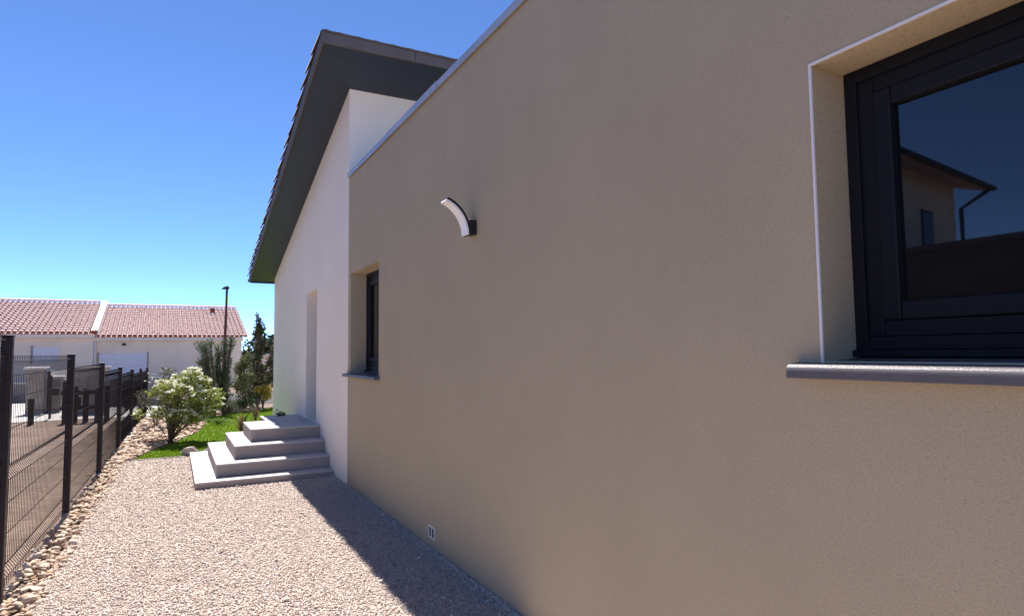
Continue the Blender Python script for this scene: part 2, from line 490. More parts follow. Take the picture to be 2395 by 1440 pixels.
# the tile field behind the verge, out of sight from the path
m = MB(); x = XO + .2
while x < D + 7:
    pr = [(x + .09 * math.cos(math.pi * k / 5), .09 * math.sin(math.pi * k / 5)) for k in range(6)]
    n = len(m.v)
    for yy in (YO + .08, YE + .05):
        m.v += [(p[0], yy, roof_z(yy) + .12 + p[1]) for p in pr]
    for k in range(5): m.f.append((n + k, n + k + 1, n + 6 + k + 1, n + 6 + k))
    x += .21
o = hb(m, "tile_field", M_VERGE, roof, recalc=False); o["kind"] = "stuff"

# coping on the parapet, in overlapping lengths
y, k = YN - .012, 0
cuts = [YN - .012, 6.12, 4.72, 3.1, 1.1, -.9, -2.9, Y_NEAR]
for k in range(len(cuts) - 1):
    m = MB(); a, b = cuts[k + 1] + .002, cuts[k] - .002
    dx = .004 if k % 2 else 0
    zt = 3.812 + (.004 if k % 2 else 0)
    m.prism([(D - .024 - dx, 3.755), (D - .021 - dx, 3.755), (D - .021 - dx, PAR + .004), (D + .34, PAR + .004), (D + .34, zt + .008), (D - .024 - dx, zt)], 'y', a, b)
    hb(m, "coping", M_COPING)

def ring(x0, x1, y0, y1, z0, z1, wd, wt=None, wb=None):
    wt = wt or wd; wb = wb or wd
    m = MB()
    m.box(x0, x1, y0, y0 + wd, z0, z1); m.box(x0, x1, y1 - wd, y1, z0, z1)
    m.box(x0, x1, y0 + wd + .0008, y1 - wd - .0008, z1 - wt, z1); m.box(x0, x1, y0 + wd + .0008, y1 - wd - .0008, z0, z0 + wb)
    return m
def sill_profile(x0, x1, z0, z1, rise):
    r = (z1 - z0) * .5
    p = [(x0, z0)]
    for k in range(7):
        th = math.pi - k * math.pi / 2 / 6
        p.append((x0 + r + r * math.cos(th), z1 - r + r * math.sin(th)))
    p += [(x1, z1 + rise), (x1, z0)]
    return p
def window(h, xf, wg, wfr, wsash, bot, sy0, sy1, sz0, sz1, sx, lab):
    y0, y1, z0, z1 = h; e = .002
    z0f = z0 + bot
    f = hb(ring(xf, xf + .07, y0 + e, y1 - e, z0f, z1 - e, wg), "window", M_ANTH, bevel=.002); f["label"] = lab
    a = wg + .001
    hb(ring(xf + .012, xf + .07, y0 + a, y1 - a, z0f + a, z1 - a, wfr), "frame", M_ANTH, f, bevel=.003)
    b = a + wfr + .001
    hb(ring(xf + .004, xf + .065, y0 + b, y1 - b, z0f + b, z1 - b, wsash), "sash", M_ANTH, f, bevel=.006)
    c = b + wsash - .004
    m = MB(); m.box(xf + .03, xf + .05, y0 + c, y1 - c, z0f + c, z1 - c)
    hb(m, "glass_pane", M_GLASS, f)
    m = MB(); m.box(xf - .022, xf + .02, y0 + e, y1 - e, z0 + bot * .35, z0f - .001)
    hb(m, "bottom_rail", M_ANTH, f, bevel=.002)
    m = MB(); m.prism(sill_profile(sx, xf + .07, sz0, sz1, .022), 'y', sy0, sy1)
    s = hb(m, "sill", M_SILL, f, bevel=.003)
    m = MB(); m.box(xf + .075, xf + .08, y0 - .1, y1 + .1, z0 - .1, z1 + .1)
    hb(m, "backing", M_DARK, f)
    return f
window(WIN_B, D + DEP - .012, .042, .052, .060, .036, .50, 1.447, 1.500, 1.5485, D - .062, "dark grey window reflecting a neighbouring house above a thick sill")
window(WIN_A, D + DEP, .045, .05, .055, .05, 6.40, 7.80, 1.318, 1.352, D - .06, "narrow dark grey window next to the white wing")
# pale corner beads round the near opening
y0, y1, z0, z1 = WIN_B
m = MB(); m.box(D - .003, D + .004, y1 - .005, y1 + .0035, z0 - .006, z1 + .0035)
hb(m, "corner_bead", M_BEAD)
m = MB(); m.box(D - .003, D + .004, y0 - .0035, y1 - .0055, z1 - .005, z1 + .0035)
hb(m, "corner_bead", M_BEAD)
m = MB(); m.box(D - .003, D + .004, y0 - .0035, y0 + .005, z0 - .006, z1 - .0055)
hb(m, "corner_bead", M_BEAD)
# ventilation grille low on the wall
m = MB(); vy0, vy1, vz0, vz1 = 4.845, 4.985, .098, .196
m.box(D - .008, D - .0005, vy0, vy1, vz0, vz0 + .012); m.box(D - .008, D - .0005, vy0, vy1, vz1 - .012, vz1)
for a in (vy0, vy0 + .062, vy1 - .016): m.box(D - .0075, D - .0005, a, a + .016, vz0 + .0125, vz1 - .0125)
v = hb(m, "vent_grille", M_VENT)
m = MB(); m.box(D - .003, D - .0006, vy0 + .01, vy1 - .01, vz0 + .01, vz1 - .01)
hb(m, "grille_slot", M_LITTER, v)

# ------------------------------------------------------------------ wall light
lamp = empty("wall_light", (D, 4.06, 2.42))
tag(lamp, "curved black wall light with opal white strip on the taupe wall", "wall light")
LO = Vector((D, 4.06, 2.42))
def lb(mb, name, m, **k):
    o = mb.build(name, m, **k); o.parent = lamp; o.matrix_parent_inverse = Matrix.Translation(LO).inverted(); return o
y0, y1 = 4.012, 4.108
m = MB(); m.box(D - .058, D, y0 + .004, y1 - .004, 2.425, 2.53)
lb(m, "bracket", M_LAMPB, bevel=.006)
RR, cx, cz = .255, D - .062 - .255, 2.42
def arc(r0, r1, t0, t1, n=18):
    pr = []
    for k in range(n + 1):
        th = t0 + (t1 - t0) * k / n; pr.append((cx + r1 * math.cos(th), cz + r1 * math.sin(th)))
    for k in range(n, -1, -1):
        th = t0 + (t1 - t0) * k / n; pr.append((cx + r0 * math.cos(th), cz + r0 * math.sin(th)))
    return pr
def strip(r0, r1, t0, t1, ya, yb, n=18):
    m = MB()
    for k in range(n):
        a, b = t0 + (t1 - t0) * k / n, t0 + (t1 - t0) * (k + 1) / n
        P = lambda r, th, yy: (cx + r * math.cos(th), yy, cz + r * math.sin(th))
        for ra, rb, fl in ((r0, r0, 0), (r1, r1, 1)):
            m.poly([P(ra, a, ya), P(ra, b, ya), P(ra, b, yb), P(ra, a, yb)])
        for yy in (ya, yb): m.poly([P(r0, a, yy), P(r1, a, yy), P(r1, b, yy), P(r0, b, yy)])
        if k == 0: m.poly([P(r0, a, ya), P(r0, a, yb), P(r1, a, yb), P(r1, a, ya)])
        if k == n - 1: m.poly([P(r0, b, ya), P(r0, b, yb), P(r1, b, yb), P(r1, b, ya)])
    bm = bmesh.new(); me = m.mesh("t", False); bm.from_mesh(me)
    bmesh.ops.remove_doubles(bm, verts=bm.verts, dist=1e-5); bmesh.ops.recalc_face_normals(bm, faces=bm.faces)
    bm.to_mesh(me); bm.free()
    mm = MB(); mm.v = [tuple(v.co) for v in me.vertices]; mm.f = [tuple(p.vertices) for p in me.polygons]
    return mm
lb(strip(RR - .002, RR + .016, 0, math.radians(69), y0, y1), "arm", M_LAMPB)
lb(strip(RR - .016, RR - .0025, math.radians(.5), math.radians(70.5), y0 - .001, y1 + .001), "diffuser", M_LAMPW)

# ------------------------------------------------------------------ front steps
steps = empty("front_steps", (1.2, 9.8, 0))
tag(steps, "four pale concrete steps climbing to the doorway in the white wall", "steps")
def sb(mb, name, m, parent=None, **k):
    o = mb.build(name, m, **k); o.parent = parent or steps
    if parent is None: o.matrix_parent_inverse = Matrix.Translation((1.2, 9.8, 0)).inverted()
    return o
ST = [(.262, 8.45, 11.16, -.05, .086), (.50, 8.70, 10.93, .087, .244), (.73, 9.01, 10.66, .245, .41), (.955, 9.33, 10.42, .411, .578)]
for (x0, ya, yb, za, zb) in ST:
    m = MB(); m.box(x0 + .004, D - .002, ya + .004, yb - .004, za, zb - .021)
    s_ = sb(m, "step", M_STEP, bevel=.004)
    m = MB(); m.box(x0, D - .0015, ya, yb, zb - .020, zb)
    sb(m, "tread", M_TREAD, s_, bevel=.004)
m = MB(); m.box(1.29, D - .002, 10.425, 11.25, -.05, .555)
s_ = sb(m, "side_block", M_STEP, bevel=.004)
m = MB(); m.box(1.285, D - .0015, 10.4235, 11.255, .556, .577)
sb(m, "tread", M_TREAD, s_, bevel=.004)
# dry leaf clump blown against the wall on the landing
def np_obj(name, v, f, c, m, parent=None):
    return link(name, np_mesh(name, v, f, c), m, parent)

# ------------------------------------------------------------------ rocks
def rock_mesh(r, flat=.55, sub=1):
    bm = bmesh.new(); bmesh.ops.create_icosphere(bm, subdivisions=sub, radius=1)
    dirs = r.normal(size=(8, 3)); dirs /= np.linalg.norm(dirs, axis=1)[:, None]; cut = r.uniform(.30, .75, 8)
    sc = np.array([1.15, r.uniform(.6, .95), flat * r.uniform(.7, 1.2)])
    for v in bm.verts:
        p = np.array(v.co)
        for d_, c_ in zip(dirs, cut):
            q = p @ d_
            if q > c_: p = p - d_ * (q - c_)
        p = p * (1 + r.uniform(-.16, .16)) * sc
        v.co = p
    me = bpy.data.meshes.new("stone"); bm.to_mesh(me); bm.free()
    base = np.array([(.54, .41, .31), (.62, .51, .40), (.46, .32, .23), (.58, .46, .36), (.50, .35, .24), (.64, .55, .46), (.36, .24, .17), (.56, .43, .30)][r.integers(8)])
    a = me.color_attributes.new("col", 'FLOAT_COLOR', 'POINT')
    c4 = np.ones((len(me.vertices), 4), np.float32); c4[:, :3] = base * r.uniform(.78, .96)
    a.data.foreach_set("color", c4.ravel()); me.materials.append(M_ROCK)
    return me
ROCKS = [rock_mesh(rng, .62, 2 if k % 2 else 1) for k in range(18)]
def scatter_rocks(pts, sizes, parent, name="stone", limit=300):
    """nearest `limit` as single stones, the rest joined into one mesh"""
    order = np.argsort([p[0] ** 2 + p[1] ** 2 for p in pts])
    vs_, fs_, cs_, n = [], [], [], 0
    inv = Matrix.Translation(parent.location).inverted()
    for rank, i in enumerate(order):
        p, s = pts[i], sizes[i]
        me = ROCKS[rng.integers(len(ROCKS))]
        rot = (rng.uniform(-.45, .45), rng.uniform(-.45, .45), rng.uniform(0, 6.28))
        sc = (s, s * rng.uniform(.85, 1.1), s * rng.uniform(.8, 1.1))
        mw = Matrix.LocRotScale(Vector(p), __import__('mathutils').Euler(rot), Vector(sc))
        if rank < limit:
            o = bpy.data.objects.new(name, me); COL.objects.link(o); o.parent = parent
            o.matrix_parent_inverse = inv; o.matrix_basis = mw
        else:
            A = np.array(mw); nv = len(me.vertices)
            v = np.empty(nv * 3); me.vertices.foreach_get("co", v); v = v.reshape(-1, 3) @ A[:3, :3].T + A[:3, 3]
            fi = np.empty(len(me.polygons) * 3, np.int32); me.polygons.foreach_get("vertices", fi)
            c = np.empty(nv * 4, np.float32); me.color_attributes["col"].data.foreach_get("color", c)
            vs_.append(v); fs_.append(fi.reshape(-1, 3) + n); cs_.append(c.reshape(-1, 4)[:, :3]); n += nv
    if vs_:
        o = np_obj("small_stones", np.concatenate(vs_), np.concatenate(fs_), np.concatenate(cs_), M_ROCK)
        o.parent = parent; o.matrix_parent_inverse = inv; o["kind"] = "stuff"

border = empty("stone_border", (fence_x(8) + .1, 8, 0))
tag(border, "narrow border of pale limestone rubble along the foot of the wire fence", "stones")
pts, sz = [], []
for k in range(1250):
    y = 2.4 + 9.2 * rng.random() ** 1.0
    t = rng.random()
    x = fence_x(y) - .02 + .25 * t
    s = (.018 + .036 * rng.random() ** 1.6) * (1.0 if t < .8 else .75)
    pts.append((x, y, s * .3 + .025 * (1 - t) * rng.random())); sz.append(s)
scatter_rocks(pts, sz, border)

bed = empty("rock_bed", (-.1, 14, 0))
tag(bed, "bed of pale limestone chunks around the white flowering shrub", "rocks")
pts, sz = [], []
while len(pts) < 1300:
    y = rng.uniform(11.3, 18.2); xl, xr = fence_x(y) - .02, lawn_left(y) - .03
    x = rng.uniform(xl, xr)
    t = (x - xl) / (xr - xl)
    s = rng.uniform(.028, .075)
    heap = .10 * math.sin(math.pi * min(1, max(0, t))) * min(1, (y - 11.2) / 1.5)
    pts.append((x, y, s * .25 + heap * rng.uniform(.5, 1))); sz.append(s)
scatter_rocks(pts, sz, bed)
m = MB()                                  # earth under the bed
n = 14
for k in range(n):
    ya, yb = 11.29 + (18.3 - 11.29) * k / n, 11.29 + (18.3 - 11.29) * (k + 1) / n
    m.poly([(fence_x(ya) - .02, ya, .002), (lawn_left(ya) - .02, ya, .002), (lawn_left(yb) - .02, yb, .002), (fence_x(yb) - .02, yb, .002)])
    if k:
        pass
o = m.build("planting_bed", M_SOIL, recalc=False); tag(o, kind="structure")

def boulder(name, loc, sc, label, cat="boulder", rz=0.):
    me = rock_mesh(rng, .7, 2)
    c = me.color_attributes["col"]; c4 = np.ones((len(me.vertices), 4), np.float32); c4[:, :3] = (.40, .35, .31)
    c.data.foreach_set("color", c4.ravel())
    o = bpy.data.objects.new(name, me); COL.objects.link(o); o.location = loc; o.scale = sc; o.rotation_euler = (0, 0, rz)
    tag(o, label, cat); return o
boulder("boulder", (.33, 11.42, .05), (.17, .20, .20), "rounded grey boulder at the lawn corner of the lowest step")
boulder("boulder", (.66, 11.50, .05), (.26, .16, .16), "long low grey boulder between the steps and the lawn", rz=.2)

# ------------------------------------------------------------------ wire fence
FY = [2.7 + 2.5 * k for k in range(8)]                 # posts every 2.5 m
FT = [1.85, 1.741, 1.618, 1.503, 1.402, 1.315, 1.285, 1.265]     # post tops step down
PT = [1.742, 1.607, 1.490, 1.378, 1.275, 1.205, 1.19]            # panel tops
fence = empty("wire_fence", (fence_x(10), 10, 0))
tag(fence, "dark brown welded wire fence stepping down beside the gravel path", "fence")
FO = fence.location.copy()
def fb(mb, name, m, **k):
    o = mb.build(name, m, **k); o.parent = fence; o.matrix_parent_inverse = Matrix.Translation(FO).inverted(); return o
for y, t in zip(FY, FT):
    x = fence_x(y); m = MB()
    m.box(x - .030, x + .030, y - .030, y + .030, -.3, t - .012)
    o = fb(m, "post", M_FENCE, bevel=.005)
    c = MB(); c.box(x - .034, x + .034, y - .034, y + .034, t - .0115, t)
    q = fb(c, "post_cap", M_FENCE, bevel=.003); q.parent = o; q.matrix_parent_inverse = Matrix.Identity(4)
def fold(z, zs):
    """sideways offset of the vertical wires at the V-shaped folds"""
    for a in zs:
        if abs(z - a) < .05: return .032 * (1 - abs(z - a) / .05)
    return 0
for k in range(7):
    y0, y1, zt = FY[k] + .035, FY[k + 1] - .035, PT[k]
    hgt = zt - (.06 if k < 3 else .02 - .04 * (k - 3)) ; zb = zt - 1.53
    folds = [zt - .085, zt - .085 - .69, zt - .085 - 1.34]
    prof = [zt]
    for a in folds: prof += [a + .05, a, a - .05]
    prof.append(zb)
    n = int(round((y1 - y0) / .05)); m = MB()
    for i in range(n + 1):
        y = y0 + (y1 - y0) * i / n
        m.tube([(fence_x(y) - fold(z, folds), y, z) for z in prof], .0028, 4, cap=False)
    fb(m, "wire_panel", M_FENCE, recalc=False)
    hz = sorted(set([a + s for a in folds for s in (.05, -.05)] + [zt - .285, zt - .485, zt - .975, zt - 1.175]))
    for z in hz:
        m = MB(); m.tube([(fence_x(y0) + .004, y0, z), (fence_x(y1) + .004, y1, z)], .0029, 5)
        fb(m, "cross_wire", M_FENCE)

# ------------------------------------------------------------------ vegetation
def leaves(centres, length, width, cols, r, updir=.35, droop=0.0):
    """folded leaf quads: centres (N,3) -> verts, faces, colours"""
    n = len(centres)
    R_ = rand_rot(n, r)
    t = R_[:, :, 0]; t[:, 2] = t[:, 2] * .7 + updir; t /= np.linalg.norm(t, axis=1)[:, None]
    a = np.cross(t, R_[:, :, 1]); a /= np.linalg.norm(a, axis=1)[:, None]
    nn = np.cross(a, t)
    L_ = length * r.uniform(.65, 1.25, n)[:, None]; Wd = width * r.uniform(.7, 1.2, n)[:, None]
    v = np.stack([centres, centres + t * L_ * .5 + a * Wd * .5 + nn * Wd * .15, centres + t * L_ - nn * L_ * droop,
                  centres + t * L_ * .5 - a * Wd * .5 + nn * Wd * .15], 1)
    f = np.array([[0, 1, 2], [0, 2, 3]])[None] + (np.arange(n) * 4)[:, None, None]
    c = np.repeat(cols, 4, 0)
    return v.reshape(-1, 3), f.reshape(-1, 3), c
def pick(pal, n, r, j=.15):
    pal = np.array(pal, float)
    return pal[r.integers(len(pal), size=n)] * r.uniform(1 - j, 1 + j, (n, 1))

def plant(name, label, cat, base, clumps, leaf, pal, nleaf, stem_r=.012, nstem=None, group=None, flowers=None, updir=.35, inner=None):
    """clumps: list of (centre offset, radius xyz); stems run from the base into every clump"""
    root = empty(name, base); tag(root, label, cat, group)
    B = np.array(base, float)
    m = MB()
    for ci, (c, rad) in enumerate(clumps):
        if nstem and ci >= nstem: break
        c = np.array(c, float); mid_ = np.array([c[0] * .35, c[1] * .35, c[2] * .55]) + rng.normal(size=3) * .02
        top = c + np.array([0, 0, rad[2] * .5])
        m.tube([(rng.normal() * .015, rng.normal() * .015, -.04), tuple(mid_ * .5), tuple(mid_), tuple(c), tuple(top)],
               [stem_r, stem_r * .9, stem_r * .75, stem_r * .5, stem_r * .2], 5)
        for _ in range(4):
            e = c + rng.normal(size=3) * np.array(rad) * .55
            m.tube([tuple(mid_ * .7 + c * .3), tuple((c + e) / 2), tuple(e)], [stem_r * .5, stem_r * .35, stem_r * .12], 4)
    m.build("trunk", M_BARK, root, recalc=False)
    vol = np.array([r_[0] * r_[1] * r_[2] for _, r_ in clumps]) ** .6; vol /= vol.sum()
    idx = rng.choice(len(clumps), nleaf, p=vol)
    C = np.array([c for c, _ in clumps])[idx]; Rd = np.array([r_ for _, r_ in clumps])[idx]
    d_ = rng.normal(size=(nleaf, 3)); d_ /= np.linalg.norm(d_, axis=1)[:, None]
    P = C + d_ * Rd * (rng.random(nleaf) ** .45)[:, None] * 1.0
    v, f, c = leaves(P, leaf[0], leaf[1], pick(pal, nleaf, rng), rng, updir)
    o = np_obj("crown", v, f, c, M_LEAF, root); o["kind"] = "stuff"
    if flowers:
        nf, per, fr, fs, fpal, pos = flowers
        cc = pos(nf)
        q = np.repeat(cc, per, 0); dd = rng.normal(size=(len(q), 3)); dd /= np.linalg.norm(dd, axis=1)[:, None]
        dd[:, 2] = np.abs(dd[:, 2]) * 1.0 - .25
        v, f, c = leaves(q + dd * fr * rng.uniform(.5, 1, (len(q), 1)), fs, fs * .9, pick(fpal, len(q), rng, .05), rng, .5)
        o = np_obj("blossom", v, f, c, M_PETAL, root); o["kind"] = "stuff"
    return root

# white flowering shrub in the rock bed
SB = (-.02, 13.15, .03)
cl = []
sr = np.random.default_rng(21)
for k in range(52):                       # spread evenly over a squat dome, inner and outer clumps
    zz_ = 1 - 2 * (k + .5) / 52; ph = k * 2.39996
    d_ = np.array([math.sqrt(1 - zz_ * zz_) * math.cos(ph), math.sqrt(1 - zz_ * zz_) * math.sin(ph), zz_])
    q_ = (1.0, .62, .95)[k % 3] * sr.uniform(.85, 1.08)
    c_ = np.array([.23, .0, .74]) + d_ * np.array([.53, .46, .47]) * q_
    if c_[2] < .26 or sr.random() < .08: continue
    cl.append((tuple(c_), tuple(np.array([.135, .135, .11]) * sr.uniform(.75, 1.2))))
cl += [((.74, -.1, .72), (.10, .10, .08)), ((.80, .05, .58), (.08, .08, .07)), ((-.50, .05, .50), (.10, .10, .09))]
def shrub_fl(n):
    i = rng.integers(len(cl), size=n)
    C = np.array([c for c, _ in cl])[i]; Rd = np.array([r_ for _, r_ in cl])[i]
    d_ = rng.normal(size=(n, 3)); d_ /= np.linalg.norm(d_, axis=1)[:, None]; d_[:, 2] = np.abs(d_[:, 2]) * .9 + .0
    return C + d_ * Rd * 1.02
plant("flowering_shrub", "rounded shrub with white blossom in the rock bed by the fence", "shrub", SB, cl, (.06, .034),
      [(.24, .28, .05), (.31, .36, .08), (.18, .21, .04), (.36, .40, .12), (.24, .28, .07)], 5200, .007,
      flowers=(270, 16, .040, .036, [(.86, .86, .72), (.84, .86, .64), (.88, .87, .80)], shrub_fl))
# tall thin dark shrubs behind the lawn
def column(base, h, w_, n, taper=.5, z0=.25):
    out = []
    for k in range(n):
        t = (k + rng.random()) / n; z = z0 + (h - z0) * t
        rr = w_ * (1 - taper * t) * math.sqrt(rng.random()) * .6; a = rng.uniform(0, 6.28)
        r_ = w_ * (.42 - .12 * t) * rng.uniform(.7, 1.2)
        out.append(((rr * math.cos(a), rr * math.sin(a), z - r_ * .4), (r_, r_, r_ * 1.2)))
    return out
plant("leafy_shrub", "dark grey green upright shrub leaning beside the street lamp", "shrub", (1.0, 18.3, 0),
      [((c[0] - .10 - .22 * (c[2] / 2), c[1], c[2]), r_) for c, r_ in column(None, 1.97, .36, 30, .1, .2)], (.10, .016), [(.08, .115, .065), (.11, .15, .085), (.055, .08, .05), (.14, .18, .11)], 3600, .014, updir=.8)
plant("leafy_shrub", "dense dark upright shrub standing right in front of the street lamp", "shrub", (1.22, 18.5, 0),
      column(None, 2.05, .38, 32, .1, .1), (.10, .016), [(.065, .095, .055), (.09, .125, .065), (.045, .068, .04), (.12, .155, .09)], 4600, .022, updir=.8)
plant("leafy_shrub", "olive green airy bush between the dark shrubs and the tall tree", "shrub", (1.85, 19.6, 0),
      column(None, 1.65, .48, 12, .3), (.075, .035), [(.10, .13, .045), (.15, .17, .07), (.07, .09, .035), (.20, .21, .11)], 2600, .014)
tc = column(None, 2.55, .44, 22, .55, .35)
tc += [((.02, 0, 2.62), (.07, .07, .10)), ((.08, 0, 2.35), (.12, .12, .12)), ((-.05, .0, 2.78), (.04, .04, .06)), ((.55, 0, 2.0), (.15, .12, .15)), ((.62, 0, 2.25), (.06, .06, .12)), ((.5, .1, 1.7), (.2, .2, .2)), ((.45, 0, 1.3), (.25, .2, .25)), ((.45, 0, .9), (.25, .2, .25))]
plant("young_tree", "slender young tree with glossy dark leaves by the corner of the white wall", "tree", (2.25, 20.4, 0), tc,
      (.085, .05), [(.05, .07, .028), (.07, .10, .04), (.10, .08, .05), (.15, .16, .09), (.04, .055, .024)], 4200, .024)
plant("yellow_bush", "low bush with golden yellow foliage at the far end of the lawn", "bush", (2.28, 19.35, 0),
      [((rng.normal() * .16, rng.normal() * .12, .28 + rng.random() * .32), (.11, .11, .11)) for k in range(9)], (.07, .045),
      [(.50, .36, .06), (.58, .44, .10), (.42, .30, .06), (.30, .26, .06)], 1100, .008)
plant("small_plant", "small bright green plant on the lawn edge of the rock bed", "plant", (.86, 15.9, 0),
      [((rng.normal() * .12, rng.normal() * .10, .07 + rng.random() * .06), (.09, .09, .05)) for k in range(5)], (.06, .03),
      [(.14, .24, .04), (.18, .28, .06)], 300, .005)
# a wispy bush rising behind the white shrub, by the fence end
plant("wispy_bush", "thin pale bush against the fence end behind the white shrub", "bush", (-.28, 15.4, 0),
      [((rng.normal() * .22, rng.normal() * .16, .5 + rng.random() * .78), (.12, .12, .12)) for k in range(12)], (.05, .024),
      [(.12, .13, .07), (.16, .17, .09), (.09, .10, .05)], 900, .008,
      flowers=(16, 6, .02, .022, [(.8, .8, .74)], lambda n: np.stack([rng.normal(size=n) * .24, rng.normal(size=n) * .18, .75 + rng.random(n) * .6], 1)))
plant("low_plant", "low green plant among the white stones under the lamp post", "plant", (1.75, 18.9, 0),
      [((rng.normal() * .18, rng.normal() * .1, .12 + rng.random() * .2), (.1, .1, .1)) for k in range(6)], (.07, .035),
      [(.06, .11, .03), (.09, .14, .05)], 500, .006)

plant("hedge", "fresh green low hedge in front of the far garden wall", "hedge", (4.2, 29.5, 0),
      [((-1.7 + 3.6 * k / 22 + rng.normal() * .05, rng.normal() * .12, .35 + rng.random() * .35), (.26, .24, .24)) for k in range(23)], (.09, .05),
      [(.10, .15, .03), (.14, .19, .04), (.07, .10, .025)], 3500, .012)
# bronze strap-leaved plant behind the steps
def strap_plant(name, label, base, n, hmax, pal):
    root = empty(name, base); tag(root, label, "plant")
    for k in range(n):
        a = rng.uniform(0, 6.28); lean = rng.uniform(.12, .95); h_ = hmax * rng.uniform(.6, 1.05); w_ = rng.uniform(.010, .018)
        dv = np.array([math.cos(a), math.sin(a), 0]); sd = np.array([-math.sin(a), math.cos(a), 0])
        V, Fc = [], []
        for j in range(5):
            t = j / 4; p = dv * (lean * h_ * t ** 1.4) + np.array([0, 0, h_ * (t - .25 * lean * t * t)])
            ww = w_ * (1 - t ** 2) + .001
            V += [p - sd * ww, p + dv * ww * .3 + np.array([0, 0, -.002]), p + sd * ww]
            if j:
                q = 3 * j; Fc += [(q - 3, q - 2, q + 1, q), (q - 2, q - 1, q + 2, q + 1)]
        c = np.array(pal[rng.integers(len(pal))]) * rng.uniform(.8, 1.2)
        np_obj("blade", np.array(V), np.array(Fc), np.tile(c, (len(V), 1)), M_LEAF, root)
    return root
strap_plant("strap_leaf_plant", "spiky bronze and green strap leaved plant on the lawn behind the steps", (1.24, 13.9, 0), 34, .52,
            [(.16, .06, .045), (.12, .05, .035), (.12, .11, .05), (.20, .10, .06), (.09, .09, .04)])
strap_plant("strap_leaf_plant", "small dark tuft at the foot of the white wall corner", (1.78, 16.4, 0), 16, .5, [(.05, .045, .03), (.09, .05, .035)])

# turf
ng = 60000
y = 11.3 + 8.8 * rng.random(ng) ** 1.3; x = rng.uniform(-.55, 3.0, ng)
ll = np.interp(y, [p[1] for p in LAWN_EDGE], [p[0] for p in LAWN_EDGE])
fx = np.array([-1, 1.25, 1.9, 2.6, 4.5]); fyv = np.array([17.3, 18.3, 19.3, 20.0, 20.3])
k = (x > ll + .01) & (y < np.interp(x, fx, fyv)) & ~((x > 1.28) & (y < 11.27)) & ~((x > D) & (y < 14.4))
x, y = x[k], y[k]; ng = len(x)
a = rng.uniform(0, 6.28, ng); hh = rng.uniform(.018, .036, ng); ww = .004 + .0003 * y
b0 = np.stack([x, y, np.full(ng, .004)], 1); sd = np.stack([np.cos(a), np.sin(a), np.zeros(ng)], 1) * ww[:, None]
tip = b0 + np.stack([rng.normal(size=ng) * .012, rng.normal(size=ng) * .012, hh], 1)
v = np.stack([b0 - sd, b0 + sd, tip], 1).reshape(-1, 3)
o = np_obj("turf_grass", v, np.arange(ng * 3).reshape(-1, 3), np.repeat(pick([(.16, .27, .012), (.18, .29, .02), (.14, .24, .010), (.20, .30, .03)], ng, rng), 3, 0), M_GRASS)
tag(o, "short bright green turf of the lawn beyond the gravel", "grass", kind="stuff")

# dry leaves on the landing
n = 60
P = np.stack([1.58 + rng.normal(size=n) * .04, 11.1 + rng.normal(size=n) * .05, .585 + np.abs(rng.normal(size=n)) * .025], 1)
v, f, c = leaves(P, .05, .03, pick([(.07, .045, .03), (.04, .03, .022)], n, rng), rng, 0)
o = np_obj("dry_leaves", v, f, c, M_LEAF); tag(o, "small heap of dry brown leaves on the landing against the wall", "leaves", kind="stuff")

# ------------------------------------------------------------------ dirt yard beyond the fence
n = 1500
yy = 3 + 16 * rng.random(n) ** 1.2; xx = fence_x(10) - .1 - rng.random(n) * (1.2 + .22 * yy)
pts = [(xx[i], yy[i], .0) for i in range(n)]
vs_, fs_, cs_, q = [], [], [], 0
for i in range(n):
    me = ROCKS[rng.integers(len(ROCKS))]
    if len(me.vertices) > 30: me = ROCKS[0]
    nv = len(me.vertices); v = np.empty(nv * 3); me.vertices.foreach_get("co", v); v = v.reshape(-1, 3)
    fi = np.empty(len(me.polygons) * 3, np.int32); me.polygons.foreach_get("vertices", fi)
    s = .008 + .035 * rng.random() ** 5
    vs_.append(v * s + np.array(pts[i]) + np.array([0, 0, -.02 - s * .25])); fs_.append(fi.reshape(-1, 3) + q); q += nv
    cs_.append(np.tile(np.array((.18, .12, .09)) * rng.uniform(.9, 1.5), (nv, 1)))
o = np_obj("soil_clods", np.concatenate(vs_), np.concatenate(fs_), np.concatenate(cs_), M_ROCK)
tag(o, "scattered clods and stones on the bare brown soil behind the fence", "soil", kind="stuff")

def thing(name, loc, label, cat, group=None):
    o = empty(name, loc); tag(o, label, cat, group); o.location = loc; return o
def tb(mb, name, m, t, parent=None, **k):
    o = mb.build(name, m, **k); o.parent = parent or t
    if parent is None: o.matrix_parent_inverse = Matrix.Translation(t.location).inverted()
    return o

# dark timber gate at the end of the yard
t = thing("timber_gate", (-1.9, 18.75, 0), "low dark timber gate with square posts at the end of the bare yard", "gate")
for i, (x, hgt) in enumerate(((-2.28, .98), (-2.08, .86), (-1.86, .80), (-1.62, .80), (-1.42, .86), (-2.95, .60))):
    m = MB(); m.box(x - .055, x + .055, 18.70, 18.80, -.05, hgt); tb(m, "post", M_WOOD, t, bevel=.006)
for z in (.30, .66):
    m = MB(); m.box(-2.36, -1.38, 18.64, 18.695, z, z + .10); tb(m, "rail", M_WOOD, t, bevel=.004)
m = MB(); m.box(-2.18, -1.95, 18.62, 18.64, .38, .60); tb(m, "plate", M_WOOD, t)
